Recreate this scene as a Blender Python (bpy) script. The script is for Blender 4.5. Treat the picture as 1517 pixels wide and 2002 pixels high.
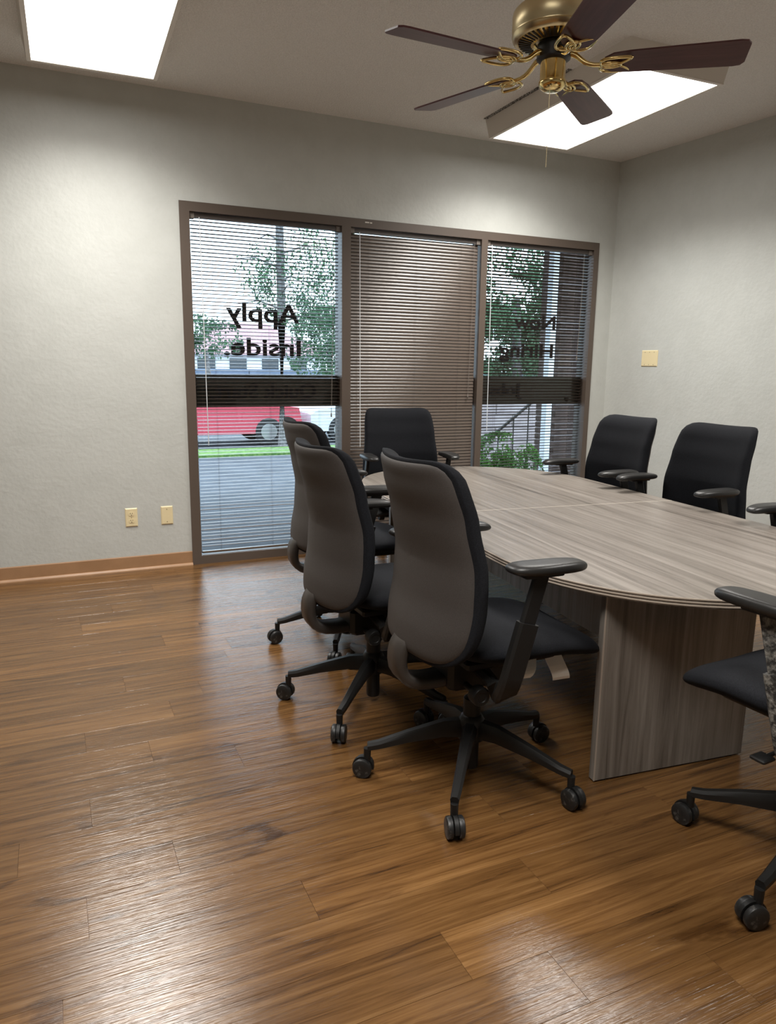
import bpy, bmesh, math, random
from mathutils import Vector, Matrix, Euler
random.seed(7)
PI = math.pi
scene = bpy.context.scene
COL = scene.collection
for o in list(bpy.data.objects):
    bpy.data.objects.remove(o)

# ------------------------------------------------------------------ camera
FPX, YAW, PITCH, ROLL = 1437.16, math.radians(24.6565), math.radians(-11.1114), math.radians(0.7477)
fw = Vector((math.sin(YAW) * math.cos(PITCH), math.cos(YAW) * math.cos(PITCH), math.sin(PITCH)))
rt = Vector((math.cos(YAW), -math.sin(YAW), 0))
up = rt.cross(fw)
r2 = rt * math.cos(ROLL) + up * math.sin(ROLL)
u2 = -rt * math.sin(ROLL) + up * math.cos(ROLL)
cam_d = bpy.data.cameras.new('camera')
cam_d.sensor_fit = 'HORIZONTAL'
cam_d.sensor_width = 36.0
cam_d.lens = FPX * 36.0 / 1517.0
cam_d.clip_start = 0.05
cam_d.clip_end = 500
cam = bpy.data.objects.new('camera', cam_d)
COL.objects.link(cam)
cam.matrix_world = Matrix(((r2.x, u2.x, -fw.x, 0), (r2.y, u2.y, -fw.y, 0), (r2.z, u2.z, -fw.z, 1.40), (0, 0, 0, 1)))
scene.camera = cam

# ------------------------------------------------------------------ world, exposure
world = bpy.data.worlds.new('overcast_sky')
scene.world = world
world.use_nodes = True
bgn = world.node_tree.nodes['Background']
bgn.inputs[0].default_value = (0.72, 0.85, 1.0, 1)
bgn.inputs[1].default_value = 4.0
vs = scene.view_settings
vs.view_transform = 'Standard'
vs.look = 'None'
vs.exposure = 0.50
vs.gamma = 1.0
vs.use_curve_mapping = False
LENS_STRENGTH = 3.6
LAMP_WATTS = 35.0
LAMP_SPREAD = 136.0

# ------------------------------------------------------------------ materials
def newmat(name):
    m = bpy.data.materials.new(name)
    m.use_nodes = True
    nt = m.node_tree
    return m, nt, nt.nodes['Principled BSDF'], nt.nodes['Material Output']

def N(nt, kind, **kw):
    n = nt.nodes.new(kind)
    for k, v in kw.items():
        setattr(n, k, v)
    return n

def flat(name, col, rough=0.5, metal=0.0, spec=0.5, bump=0.0, bscale=200.0, coat=0.0):
    m, nt, b, out = newmat(name)
    b.inputs['Base Color'].default_value = (*col, 1)
    b.inputs['Roughness'].default_value = rough
    b.inputs['Metallic'].default_value = metal
    b.inputs['Specular IOR Level'].default_value = spec
    b.inputs['Coat Weight'].default_value = coat
    if bump:
        tc = N(nt, 'ShaderNodeTexCoord')
        no = N(nt, 'ShaderNodeTexNoise')
        no.inputs['Scale'].default_value = bscale
        no.inputs['Detail'].default_value = 3
        nt.links.new(tc.outputs['Object'], no.inputs['Vector'])
        bp = N(nt, 'ShaderNodeBump')
        bp.inputs['Strength'].default_value = bump
        bp.inputs['Distance'].default_value = 0.004
        nt.links.new(no.outputs['Fac'], bp.inputs['Height'])
        nt.links.new(bp.outputs['Normal'], b.inputs['Normal'])
    return m

def ramp(nt, stops):
    r = N(nt, 'ShaderNodeValToRGB')
    el = r.color_ramp.elements
    while len(el) < len(stops):
        el.new(0.5)
    for e, (p, c) in zip(el, stops):
        e.position = p
        e.color = (*c, 1)
    return r

def grain_mat(name, stops, scale, rough, bump, world_pos=True, knots=False, rot=0.0, rvar=0.0, coat=0.0, spec=0.5):
    """wood: noise drawn out along the local/world X axis"""
    m, nt, b, out = newmat(name)
    if world_pos:
        src = N(nt, 'ShaderNodeNewGeometry').outputs['Position']
    else:
        src = N(nt, 'ShaderNodeTexCoord').outputs['Object']
    oi = N(nt, 'ShaderNodeObjectInfo')
    mul = N(nt, 'ShaderNodeMath', operation='MULTIPLY')
    mul.inputs[1].default_value = 37.0
    nt.links.new(oi.outputs['Random'], mul.inputs[0])
    add = N(nt, 'ShaderNodeVectorMath', operation='ADD')
    nt.links.new(src, add.inputs[0])
    if world_pos:
        nt.links.new(mul.outputs[0], add.inputs[1])
    mp = N(nt, 'ShaderNodeMapping')
    mp.inputs['Scale'].default_value = scale
    mp.inputs['Rotation'].default_value = (0, 0, rot)
    nt.links.new(add.outputs[0], mp.inputs['Vector'])
    n1 = N(nt, 'ShaderNodeTexNoise')
    n1.inputs['Scale'].default_value = 1.0
    n1.inputs['Detail'].default_value = 7
    n1.inputs['Roughness'].default_value = 0.68
    n1.inputs['Distortion'].default_value = 0.6
    nt.links.new(mp.outputs[0], n1.inputs['Vector'])
    r = ramp(nt, stops)
    nt.links.new(n1.outputs['Fac'], r.inputs['Fac'])
    colout = r.outputs['Color']
    if knots:
        mp2 = N(nt, 'ShaderNodeMapping')
        mp2.inputs['Scale'].default_value = (1.6, 5.0, 1.0)
        nt.links.new(add.outputs[0], mp2.inputs['Vector'])
        vo = N(nt, 'ShaderNodeTexNoise')
        vo.inputs['Scale'].default_value = 1.3
        vo.inputs['Detail'].default_value = 5
        vo.inputs['Distortion'].default_value = 1.5
        nt.links.new(mp2.outputs[0], vo.inputs['Vector'])
        kr = ramp(nt, [(0.60, (1, 1, 1)), (0.70, (0.42, 0.36, 0.32))])
        nt.links.new(vo.outputs['Fac'], kr.inputs['Fac'])
        mx = N(nt, 'ShaderNodeMix', data_type='RGBA', blend_type='MULTIPLY')
        mx.inputs['Factor'].default_value = 0.85
        nt.links.new(colout, mx.inputs[6])
        nt.links.new(kr.outputs['Color'], mx.inputs[7])
        colout = mx.outputs[2]
        # plank to plank shade
        hv = N(nt, 'ShaderNodeHueSaturation')
        mr = N(nt, 'ShaderNodeMapRange')
        mr.inputs['To Min'].default_value = 0.80
        mr.inputs['To Max'].default_value = 1.15
        nt.links.new(oi.outputs['Random'], mr.inputs['Value'])
        nt.links.new(mr.outputs[0], hv.inputs['Value'])
        nt.links.new(colout, hv.inputs['Color'])
        colout = hv.outputs['Color']
    nt.links.new(colout, b.inputs['Base Color'])
    # fine embossed grain
    mp3 = N(nt, 'ShaderNodeMapping')
    mp3.inputs['Scale'].default_value = tuple(s * 5.0 for s in scale)
    mp3.inputs['Rotation'].default_value = (0, 0, rot)
    nt.links.new(add.outputs[0], mp3.inputs['Vector'])
    n3 = N(nt, 'ShaderNodeTexNoise')
    n3.inputs['Scale'].default_value = 1.0
    n3.inputs['Detail'].default_value = 4
    nt.links.new(mp3.outputs[0], n3.inputs['Vector'])
    if bump:
        bp = N(nt, 'ShaderNodeBump')
        bp.inputs['Strength'].default_value = bump
        bp.inputs['Distance'].default_value = 0.003
        nt.links.new(n3.outputs['Fac'], bp.inputs['Height'])
        nt.links.new(bp.outputs['Normal'], b.inputs['Normal'])
    if rvar:
        rr = N(nt, 'ShaderNodeMapRange')
        rr.inputs['To Min'].default_value = rough - rvar
        rr.inputs['To Max'].default_value = rough + rvar
        nt.links.new(n1.outputs['Fac'], rr.inputs['Value'])
        nt.links.new(rr.outputs[0], b.inputs['Roughness'])
    else:
        b.inputs['Roughness'].default_value = rough
    b.inputs['Coat Weight'].default_value = coat
    b.inputs['Specular IOR Level'].default_value = spec
    return m

def mottled(name, c1, c2, scale, rough=0.6, bump=0.0, lo=0.4, hi=0.6, bscale=None, bdist=0.004):
    m, nt, b, out = newmat(name)
    tc = N(nt, 'ShaderNodeTexCoord')
    no = N(nt, 'ShaderNodeTexNoise')
    no.inputs['Scale'].default_value = scale
    no.inputs['Detail'].default_value = 6
    no.inputs['Roughness'].default_value = 0.65
    nt.links.new(tc.outputs['Object'], no.inputs['Vector'])
    r = ramp(nt, [(lo, c1), (hi, c2)])
    nt.links.new(no.outputs['Fac'], r.inputs['Fac'])
    nt.links.new(r.outputs['Color'], b.inputs['Base Color'])
    b.inputs['Roughness'].default_value = rough
    if bump:
        nb = N(nt, 'ShaderNodeTexNoise')
        nb.inputs['Scale'].default_value = bscale or scale
        nb.inputs['Detail'].default_value = 4
        nt.links.new(tc.outputs['Object'], nb.inputs['Vector'])
        bp = N(nt, 'ShaderNodeBump')
        bp.inputs['Strength'].default_value = bump
        bp.inputs['Distance'].default_value = bdist
        nt.links.new(nb.outputs['Fac'], bp.inputs['Height'])
        nt.links.new(bp.outputs['Normal'], b.inputs['Normal'])
    return m

def emit(name, col, strength):
    m = bpy.data.materials.new(name)
    m.use_nodes = True
    nt = m.node_tree
    nt.nodes.clear()
    e = N(nt, 'ShaderNodeEmission')
    e.inputs[0].default_value = (*col, 1)
    e.inputs[1].default_value = strength
    o = N(nt, 'ShaderNodeOutputMaterial')
    nt.links.new(e.outputs[0], o.inputs[0])
    return m

def glassmat(name):
    m = bpy.data.materials.new(name)
    m.use_nodes = True
    nt = m.node_tree
    nt.nodes.clear()
    t = N(nt, 'ShaderNodeBsdfTransparent')
    t.inputs[0].default_value = (0.90, 0.94, 0.94, 1)
    g = N(nt, 'ShaderNodeBsdfGlossy')
    g.inputs['Roughness'].default_value = 0.02
    f = N(nt, 'ShaderNodeFresnel')
    f.inputs[0].default_value = 1.45
    mx = N(nt, 'ShaderNodeMixShader')
    o = N(nt, 'ShaderNodeOutputMaterial')
    nt.links.new(f.outputs[0], mx.inputs[0])
    nt.links.new(t.outputs[0], mx.inputs[1])
    nt.links.new(g.outputs[0], mx.inputs[2])
    nt.links.new(mx.outputs[0], o.inputs[0])
    return m

def sheet_mat(name, c1, c2, scale):
    """leaf: diffuse + translucent"""
    m, nt, b, out = newmat(name)
    tc = N(nt, 'ShaderNodeTexCoord')
    no = N(nt, 'ShaderNodeTexNoise')
    no.inputs['Scale'].default_value = scale
    nt.links.new(tc.outputs['Object'], no.inputs['Vector'])
    r = ramp(nt, [(0.35, c1), (0.65, c2)])
    nt.links.new(no.outputs['Fac'], r.inputs['Fac'])
    nt.links.new(r.outputs['Color'], b.inputs['Base Color'])
    b.inputs['Roughness'].default_value = 0.6
    tr = N(nt, 'ShaderNodeBsdfTranslucent')
    nt.links.new(r.outputs['Color'], tr.inputs[0])
    mx = N(nt, 'ShaderNodeMixShader')
    mx.inputs[0].default_value = 0.35
    nt.links.new(b.outputs[0], mx.inputs[1])
    nt.links.new(tr.outputs[0], mx.inputs[2])
    nt.links.new(mx.outputs[0], out.inputs[0])
    return m

M = {}
M['wall'] = mottled('wall_paint', (0.53, 0.543, 0.513), (0.555, 0.568, 0.538), 6, 0.55, 0.35, bscale=38, bdist=0.006)
M['ceiling'] = mottled('popcorn_ceiling', (0.83, 0.815, 0.785), (0.93, 0.915, 0.885), 120, 0.9, 0.9, bscale=130, bdist=0.012)
M['plank'] = grain_mat('vinyl_plank', [(0.27, (0.030, 0.013, 0.005)), (0.40, (0.105, 0.049, 0.016)), (0.55, (0.160, 0.079, 0.026)), (0.75, (0.240, 0.128, 0.047))],
                       (1.7, 42.0, 1.0), 0.19, 0.42, True, True, rvar=0.06, spec=0.75)
M['subfloor'] = flat('subfloor', (0.20, 0.10, 0.035), 0.4)
M['base'] = mottled('vinyl_cove_base', (0.34, 0.19, 0.095), (0.38, 0.215, 0.11), 5, 0.45)
M['bronze'] = flat('bronze_aluminium', (0.105, 0.080, 0.064), 0.42, 0.0, 0.5)
M['slat'] = flat('bronze_slat', (0.125, 0.098, 0.081), 0.22, 0.0, 0.7)
M['headrail'] = flat('headrail', (0.085, 0.072, 0.066), 0.4)
M['endcap'] = flat('endcap', (0.17, 0.145, 0.125), 0.45)
M['cord'] = flat('cord', (0.06, 0.05, 0.045), 0.8)
M['wand'] = flat('clear_wand', (0.75, 0.78, 0.80), 0.25)
M['glass'] = glassmat('window_glass')
M['vinyl_letter'] = flat('dark_vinyl_lettering', (0.05, 0.048, 0.055), 0.6)
M['fabric'] = mottled('black_fabric', (0.0055, 0.006, 0.008), (0.010, 0.011, 0.014), 260, 0.9, 0.5, bscale=420, bdist=0.001)
M['fabric'].node_tree.nodes['Principled BSDF'].inputs['Specular IOR Level'].default_value = 0.2
M['shell'] = mottled('brown_grey_back_fabric', (0.040, 0.034, 0.031), (0.050, 0.043, 0.039), 300, 0.7, 0.4, bscale=500, bdist=0.001)
M['plastic'] = flat('black_plastic', (0.010, 0.0097, 0.0095), 0.45, 0.0, 0.35, bump=0.15, bscale=500)
M['pad'] = flat('armrest_urethane', (0.015, 0.0145, 0.014), 0.38, 0.0, 0.45, bump=0.1, bscale=400)
M['jbar'] = flat('brown_grey_plastic', (0.034, 0.028, 0.024), 0.45)
M['steel'] = flat('dark_steel', (0.06, 0.055, 0.05), 0.35, 0.7)
M['wheel'] = mottled('scuffed_caster_wheel', (0.012, 0.012, 0.012), (0.10, 0.095, 0.088), 60, 0.45, lo=0.56, hi=0.72)
M['worn'] = mottled('scuffed_peeling_plastic', (0.018, 0.017, 0.016), (0.20, 0.19, 0.17), 55, 0.7, 0.8, lo=0.44, hi=0.66, bscale=140)
M['paper'] = flat('paper_tag', (0.75, 0.73, 0.68), 0.8)
M['ink'] = flat('tag_print', (0.15, 0.15, 0.15), 0.8)
M['laminate'] = grain_mat('grey_walnut_laminate', [(0.28, (0.078, 0.065, 0.054)), (0.44, (0.172, 0.149, 0.127)), (0.60, (0.245, 0.217, 0.19)), (0.8, (0.345, 0.31, 0.275))],
                          (1.0, 30.0, 30.0), 0.36, 0.10, False)
M['laminate_v'] = grain_mat('grey_walnut_panel', [(0.28, (0.078, 0.065, 0.054)), (0.44, (0.172, 0.149, 0.127)), (0.60, (0.245, 0.217, 0.19)), (0.8, (0.345, 0.31, 0.275))],
                            (24.0, 24.0, 1.1), 0.42, 0.10, False)
M['edge'] = flat('ribbed_edge_band', (0.42, 0.355, 0.295), 0.36)
M['seam'] = flat('pale_table_seam', (0.62, 0.55, 0.47), 0.5)
M['brass'] = flat('polished_brass', (0.78, 0.60, 0.27), 0.14, 1.0)
M['brass_dull'] = flat('brass_housing', (0.74, 0.62, 0.38), 0.32, 1.0)
M['black'] = flat('black_metal', (0.01, 0.01, 0.01), 0.4)
M['blade'] = grain_mat('cherry_fan_blade', [(0.25, (0.040, 0.013, 0.014)), (0.5, (0.085, 0.028, 0.029)), (0.8, (0.125, 0.046, 0.046))], (3.0, 40.0, 10.0), 0.34, 0.0, False)
M['lightbox'] = flat('white_enamel', (0.74, 0.70, 0.64), 0.45)
M['lens'] = emit('acrylic_light_lens', (1.0, 0.965, 0.91), LENS_STRENGTH)
M['ivory'] = flat('ivory_plastic', (0.80, 0.68, 0.42), 0.35)
M['slot'] = flat('socket_slot', (0.08, 0.05, 0.03), 0.5)
M['screw'] = flat('screw_head', (0.45, 0.38, 0.24), 0.4, 0.6)
M['primer'] = flat('chipped_paint', (0.72, 0.68, 0.62), 0.7)
# outside
M['asphalt'] = mottled('parking_lot_asphalt', (0.045, 0.050, 0.062), (0.070, 0.077, 0.092), 3, 0.85)
M['grass'] = mottled('grass', (0.06, 0.14, 0.03), (0.16, 0.27, 0.07), 12, 0.9, 0.5)
M['roof'] = mottled('pink_red_shingles', (0.30, 0.17, 0.19), (0.40, 0.24, 0.26), 8, 0.85)
M['white'] = flat('white_paint', (0.75, 0.78, 0.82), 0.6)
M['bluegrey'] = mottled('blue_grey_wall', (0.10, 0.13, 0.19), (0.14, 0.17, 0.23), 2, 0.8)
M['brick'] = mottled('dark_brown_brick', (0.030, 0.018, 0.015), (0.075, 0.045, 0.038), 9, 0.85)
M['palebrick'] = mottled('pale_pink_brick', (0.42, 0.35, 0.35), (0.55, 0.47, 0.47), 5, 0.85)
M['mortar'] = flat('mortar', (0.22, 0.19, 0.19), 0.9)
M['bark'] = mottled('grey_bark', (0.09, 0.085, 0.085), (0.20, 0.19, 0.19), 14, 0.9, 0.6)
M['leaf'] = sheet_mat('pine_leaf', (0.03, 0.08, 0.045), (0.08, 0.17, 0.08), 1.2)
M['leaf_bush'] = sheet_mat('bush_leaf', (0.03, 0.11, 0.015), (0.13, 0.30, 0.05), 3)
M['carred'] = flat('red_car_paint', (0.50, 0.07, 0.10), 0.25, coat=0.5)
M['carwhite'] = flat('white_car_paint', (0.65, 0.70, 0.78), 0.25, coat=0.5)
M['carglass'] = flat('car_window', (0.02, 0.03, 0.04), 0.08)
M['tyre'] = flat('tyre', (0.012, 0.012, 0.013), 0.8)
M['chrome'] = flat('wheel_rim', (0.5, 0.5, 0.52), 0.3, 0.8)

# ------------------------------------------------------------------ geometry helpers
def link(o, parent=None):
    COL.objects.link(o)
    if parent is not None:
        o.parent = parent
    return o

def tag(o, label=None, cat=None, group=None, kind=None):
    if label: o['label'] = label
    if cat: o['category'] = cat
    if group: o['group'] = group
    if kind: o['kind'] = kind
    return o

def empty(name, loc=(0, 0, 0), rz=0.0, label=None, cat=None, group=None, kind=None):
    o = bpy.data.objects.new(name, None)
    o.empty_display_size = 0.1
    COL.objects.link(o)
    o.location = loc
    o.rotation_euler = (0, 0, rz)
    return tag(o, label, cat, group, kind)

class MB:
    def __init__(self):
        self.v = []; self.f = []; self.mi = []; self.cur = 0
    def add(self, vs_, fs):
        b = len(self.v)
        self.v += [tuple(p) for p in vs_]
        for f in fs:
            self.f.append(tuple(b + i for i in f)); self.mi.append(self.cur)
        return self
    def box(self, x0, x1, y0, y1, z0, z1, mat=None):
        p = [(x0, y0, z0), (x1, y0, z0), (x1, y1, z0), (x0, y1, z0), (x0, y0, z1), (x1, y0, z1), (x1, y1, z1), (x0, y1, z1)]
        if mat is not None:
            p = [mat @ Vector(q) for q in p]
        return self.add(p, [(0, 3, 2, 1), (4, 5, 6, 7), (0, 1, 5, 4), (1, 2, 6, 5), (2, 3, 7, 6), (3, 0, 4, 7)])
    def cbox(self, x0, x1, y0, y1, z0, z1, c, mat=None):
        """box with every edge along the outline chamfered (three rings)"""
        def ring(z, i):
            a0, a1, b0, b1 = x0 + i, x1 - i, y0 + i, y1 - i
            return [(a0 + c, b0, z), (a1 - c, b0, z), (a1, b0 + c, z), (a1, b1 - c, z), (a1 - c, b1, z), (a0 + c, b1, z), (a0, b1 - c, z), (a0, b0 + c, z)]
        rings = [ring(z0, c), ring(z0 + c, 0), ring(z1 - c, 0), ring(z1, c)]
        return self.rings(rings, True, True, mat)
    def rings(self, rings, cap0=True, cap1=True, mat=None, closed=True):
        n = len(rings[0])
        vs_ = [q for r in rings for q in r]
        if mat is not None:
            vs_ = [mat @ Vector(q) for q in vs_]
        fs = []
        for i in range(len(rings) - 1):
            for j in range(n if closed else n - 1):
                k = (j + 1) % n
                fs.append((i * n + j, i * n + k, (i + 1) * n + k, (i + 1) * n + j))
        if cap0: fs.append(tuple(reversed(range(n))))
        if cap1: fs.append(tuple((len(rings) - 1) * n + j for j in range(n)))
        return self.add(vs_, fs)
    def lathe(self, prof, seg=24, mat=None, cap=True):
        rr = [[(r * math.cos(2 * PI * j / seg), r * math.sin(2 * PI * j / seg), z) for j in range(seg)] for r, z in prof]
        return self.rings(rr, cap, cap, mat)
    def tube(self, pts, rad, seg=8, flat_=None, upv=(0, 0, 1), closed=False, caps=True):
        """sweep an ellipse (rad) or a rounded rectangle (flat_=(w,h)) along pts"""
        pts = [Vector(p) for p in pts]
        n = len(pts)
        rr = []
        for i, p in enumerate(pts):
            if closed:
                t = (pts[(i + 1) % n] - pts[i - 1]).normalized()
            else:
                t = (pts[min(i + 1, n - 1)] - pts[max(i - 1, 0)]).normalized()
            u = Vector(upv)
            s = t.cross(u)
            if s.length < 1e-4:
                s = t.cross(Vector((1, 0, 0)))
            s.normalize()
            w = s.cross(t).normalized()
            ra = rad[i] if isinstance(rad, (list, tuple)) else rad
            ring = []
            if flat_:
                fl = flat_[i] if isinstance(flat_, list) else flat_
                a, b = fl[0] / 2, fl[1] / 2
                c = min(a, b) * 0.45
                for (x, y) in ((a, b - c), (a - c, b), (-a + c, b), (-a, b - c), (-a, -b + c), (-a + c, -b), (a - c, -b), (a, -b + c)):
                    ring.append(p + s * x + w * y)
            else:
                for j in range(seg):
                    an = 2 * PI * j / seg
                    ring.append(p + s * (ra * math.cos(an)) + w * (ra * math.sin(an)))
            rr.append(ring)
        if closed:
            rr.append(rr[0])
        return self.rings(rr, caps and not closed, caps and not closed)
    def quad(self, a, b, c, d):
        return self.add([a, b, c, d], [(0, 1, 2, 3)])
    def mesh(self, name, mats, smooth=False):
        me = bpy.data.meshes.new(name)
        me.from_pydata(self.v, [], self.f)
        if not isinstance(mats, (list, tuple)):
            mats = [mats]
        for m in mats:
            me.materials.append(m)
        me.polygons.foreach_set('material_index', self.mi)
        bm = bmesh.new()
        bm.from_mesh(me)
        bmesh.ops.remove_doubles(bm, verts=bm.verts, dist=1e-6)
        bmesh.ops.recalc_face_normals(bm, faces=bm.faces)
        bm.to_mesh(me)
        bm.free()
        if smooth:
            for p in me.polygons:
                p.use_smooth = True
            try:
                me.set_sharp_from_angle(angle=math.radians(smooth if smooth > 1 else 42))
            except Exception:
                pass
        me.update()
        return me
    def build(self, name, mats, parent=None, smooth=False, loc=None):
        o = bpy.data.objects.new(name, self.mesh(name, mats, smooth))
        link(o, parent)
        if loc: o.location = loc
        return o

def lerp_pts(pts, x):
    if x <= pts[0][0]: return pts[0][1]
    for (a, va), (b, vb) in zip(pts, pts[1:]):
        if x <= b:
            t = (x - a) / (b - a)
            t = t * t * (3 - 2 * t) * 0.5 + t * 0.5
            return va + (vb - va) * t
    return pts[-1][1]

def bez(p0, p1, p2, p3, n=8):
    p0, p1, p2, p3 = map(Vector, (p0, p1, p2, p3))
    return [p0 * (1 - t) ** 3 + p1 * 3 * t * (1 - t) ** 2 + p2 * 3 * t * t * (1 - t) + p3 * t ** 3 for t in [i / n for i in range(n + 1)]]

def pillow(a, b, n0, tf, tb, deform, rings=12, seg=48, pw=5.0, nlow=None):
    """closed cushion over a superellipse outline; deform(p, q, d) -> xyz"""
    def outline(an):
        c, s = math.cos(an), math.sin(an)
        n = nlow if (nlow and s < 0) else n0
        k = (abs(c) ** n + abs(s) ** n) ** (-1.0 / n)
        return a * c * k, b * s * k
    outl = [outline(2 * PI * j / seg) for j in range(seg)]
    mb = MB()
    vs_, fs = [], []
    def side(sign, t):
        base = len(vs_)
        vs_.append(deform(0, 0, sign * t))
        for i in range(1, rings + 1):
            r = math.sin(i / rings * PI / 2)
            d = t * max(0.0, 1 - r ** pw) ** 0.5
            for (p, q) in outl:
                vs_.append(deform(p * r, q * r, sign * d))
        for j in range(seg):
            k = (j + 1) % seg
            fs.append((base, base + 1 + j, base + 1 + k))
            for i in range(rings - 1):
                o1 = base + 1 + i * seg; o2 = o1 + seg
                fs.append((o1 + j, o2 + j, o2 + k, o1 + k))
    side(1, tf)
    side(-1, tb)
    mb.add(vs_, fs)
    return mb

def copy_tree(o, parent=None):
    c = o.copy()
    COL.objects.link(c)
    c.parent = parent
    for ch in [x for x in bpy.data.objects if x.parent == o]:
        copy_tree(ch, c)
    return c

# ================================================================== THE ROOM
YW = 5.203            # window wall face
ZC = 3.11             # ceiling
XL, YB = -2.6, -2.4   # left and rear walls
RW_A = math.radians(4.96)
RW0 = Vector((4.487, YW))
RWD = Vector((math.sin(RW_A), -math.cos(RW_A)))   # right wall runs towards the viewer
def rw_x(y):
    return RW0.x + (YW - y) * math.tan(RW_A)

def structure(o):
    return tag(o, kind='structure')

# floor slab and planks
fl = MB().box(XL, 5.3, YB, YW + 0.02, -0.06, -0.004).build('floor', M['subfloor'])
structure(fl)
ROW0, PITCHY, PLEN = 1.09, 0.1615, 1.22
known = {0: 1.02, 1: 0.808, 3: 0.545, 4: 0.0, 5: 0.246, 6: -0.17, 7: 0.032, 8: 0.545, 9: 0.254, 10: 0.037, 12: 0.525, 15: 0.755}
def plank_mesh(L):
    g = 0.0003
    m = MB()
    c = 0.0003
    x0, x1, y0, y1 = g, L - g, g, PITCHY - g
    m.rings([[(x0, y0, -0.004), (x1, y0, -0.004), (x1, y1, -0.004), (x0, y1, -0.004)],
             [(x0, y0, -c), (x1, y0, -c), (x1, y1, -c), (x0, y1, -c)],
             [(x0 + c, y0 + c, 0), (x1 - c, y0 + c, 0), (x1 - c, y1 - c, 0), (x0 + c, y1 - c, 0)]])
    return m.mesh('plank', M['plank'])
full_plank = plank_mesh(PLEN)
k = -15
while True:
    y0 = ROW0 + k * PITCHY
    if y0 > YW - 0.01: break
    y1 = min(y0 + PITCHY, YW)
    off = known.get(k, random.uniform(0, PLEN))
    xr = rw_x(y0 + 0.08) - 0.002
    x = off - PLEN * math.ceil((off - XL) / PLEN)
    while x < xr:
        a, b = max(x, XL + 0.002), min(x + PLEN, xr)
        if b - a > 0.03:
            full = abs((b - a) - PLEN) < 1e-4
            me = full_plank if full else plank_mesh(b - a)
            o = bpy.data.objects.new('plank', me)
            link(o, fl)
            o.location = (a, y0, 0)
            if y1 - y0 < PITCHY - 0.001:
                o.scale = (1, (y1 - y0) / PITCHY, 1)
        x += PLEN
    k += 1

# ceiling
structure(MB().box(XL - 0.1, 5.4, YB - 0.1, YW + 0.25, ZC, ZC + 0.08).build('ceiling', M['ceiling']))
# window wall with its opening
WX0, WX1, WZ1 = 0.857, 4.313, 2.452
wb = MB()
wb.box(XL - 0.1, WX0, YW, YW + 0.16, -0.06, ZC)
wb.box(WX1, 4.75, YW, YW + 0.16, -0.06, ZC)
wb.box(WX0, WX1, YW, YW + 0.16, WZ1, ZC)
wall_back = structure(wb.build('wall_back', M['wall']))
MB().box(WX0 - 0.012, WX0 - 0.006, YW - 0.0008, YW + 0.002, WZ1 - 0.3, 2.80).build('drywall_seam', M['wall'], wall_back)
# right wall, rotated a little
rl = 7.8
nrm = Vector((math.cos(RW_A), math.sin(RW_A)))
p0 = RW0; p1 = RW0 + RWD * rl
m = MB()
m.rings([[(p0.x, p0.y, z), (p1.x, p1.y, z), (p1.x + nrm.x * .12, p1.y + nrm.y * .12, z), (p0.x + nrm.x * .12, p0.y + nrm.y * .12, z)] for z in (-0.06, ZC)])
structure(m.build('wall_right', M['wall']))
structure(MB().box(XL - 0.1, XL, YB, YW, -0.06, ZC).build('wall_left', M['wall']))
structure(MB().box(XL - 0.1, 5.4, YB - 0.1, YB, -0.06, ZC).build('wall_rear', M['wall']))

# baseboards: cove base with its toe on the floor
def base_run(name, L, loc, rz):
    e = empty(name, loc, rz, kind='structure')
    m = MB()
    prof = [(0, 0.0), (-0.012, 0.0), (-0.007, 0.012), (-0.006, 0.094), (-0.003, 0.1), (0, 0.1)]
    m.rings([[(x, y, z) for y, z in prof] for x in (0, L)])
    m.build('cove_base', M['base'], e)
    s = MB()
    s.rings([[(x, y, z) for y, z in ((-0.005, 0.0), (-0.024, 0.0), (-0.022, 0.006), (-0.012, 0.016), (-0.005, 0.018))] for x in (0, L)])
    s.build('cove_toe', M['base'], e)
    return e
base_run('baseboard_back', WX0 - XL, (XL, YW, 0), 0)
base_run('baseboard_right', rl - 0.3, (p0.x, p0.y, 0), -PI / 2 + RW_A)
base_run('baseboard_left', YW - YB, (XL, YB, 0), PI / 2)

# ---------------------------------------------------------------- windows
OPEN = [(0.922, 1.992), (2.061, 3.160), (3.216, 4.262)]
ZT, ZB = 2.391, 0.060
edges = [WX0, OPEN[0][0], OPEN[0][1], OPEN[1][0], OPEN[1][1], OPEN[2][0], OPEN[2][1], WX1]
FY0, FY1 = YW - 0.012, YW + 0.13
RZ0, RZ1 = 1.108, 1.335     # mid rail, outside the blinds
words = {0: [('Apply', 1.43, 1.708, 0.135, 0.535, 'vinyl_letter'), ('Inside.', 1.425, 1.475, 0.125, 0.56, 'vinyl_letter'), ('Quick Start.', 1.43, 1.175, 0.105, 0.78, 'vinyl_letter')],
         2: [('Now', 3.76, 1.735, 0.115, 0.42, 'vinyl_letter'), ('Hiring', 3.69, 1.50, 0.12, 0.54, 'vinyl_letter'), ('Jobs', 3.50, 1.185, 0.10, 0.33, 'vinyl_letter')]}

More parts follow.
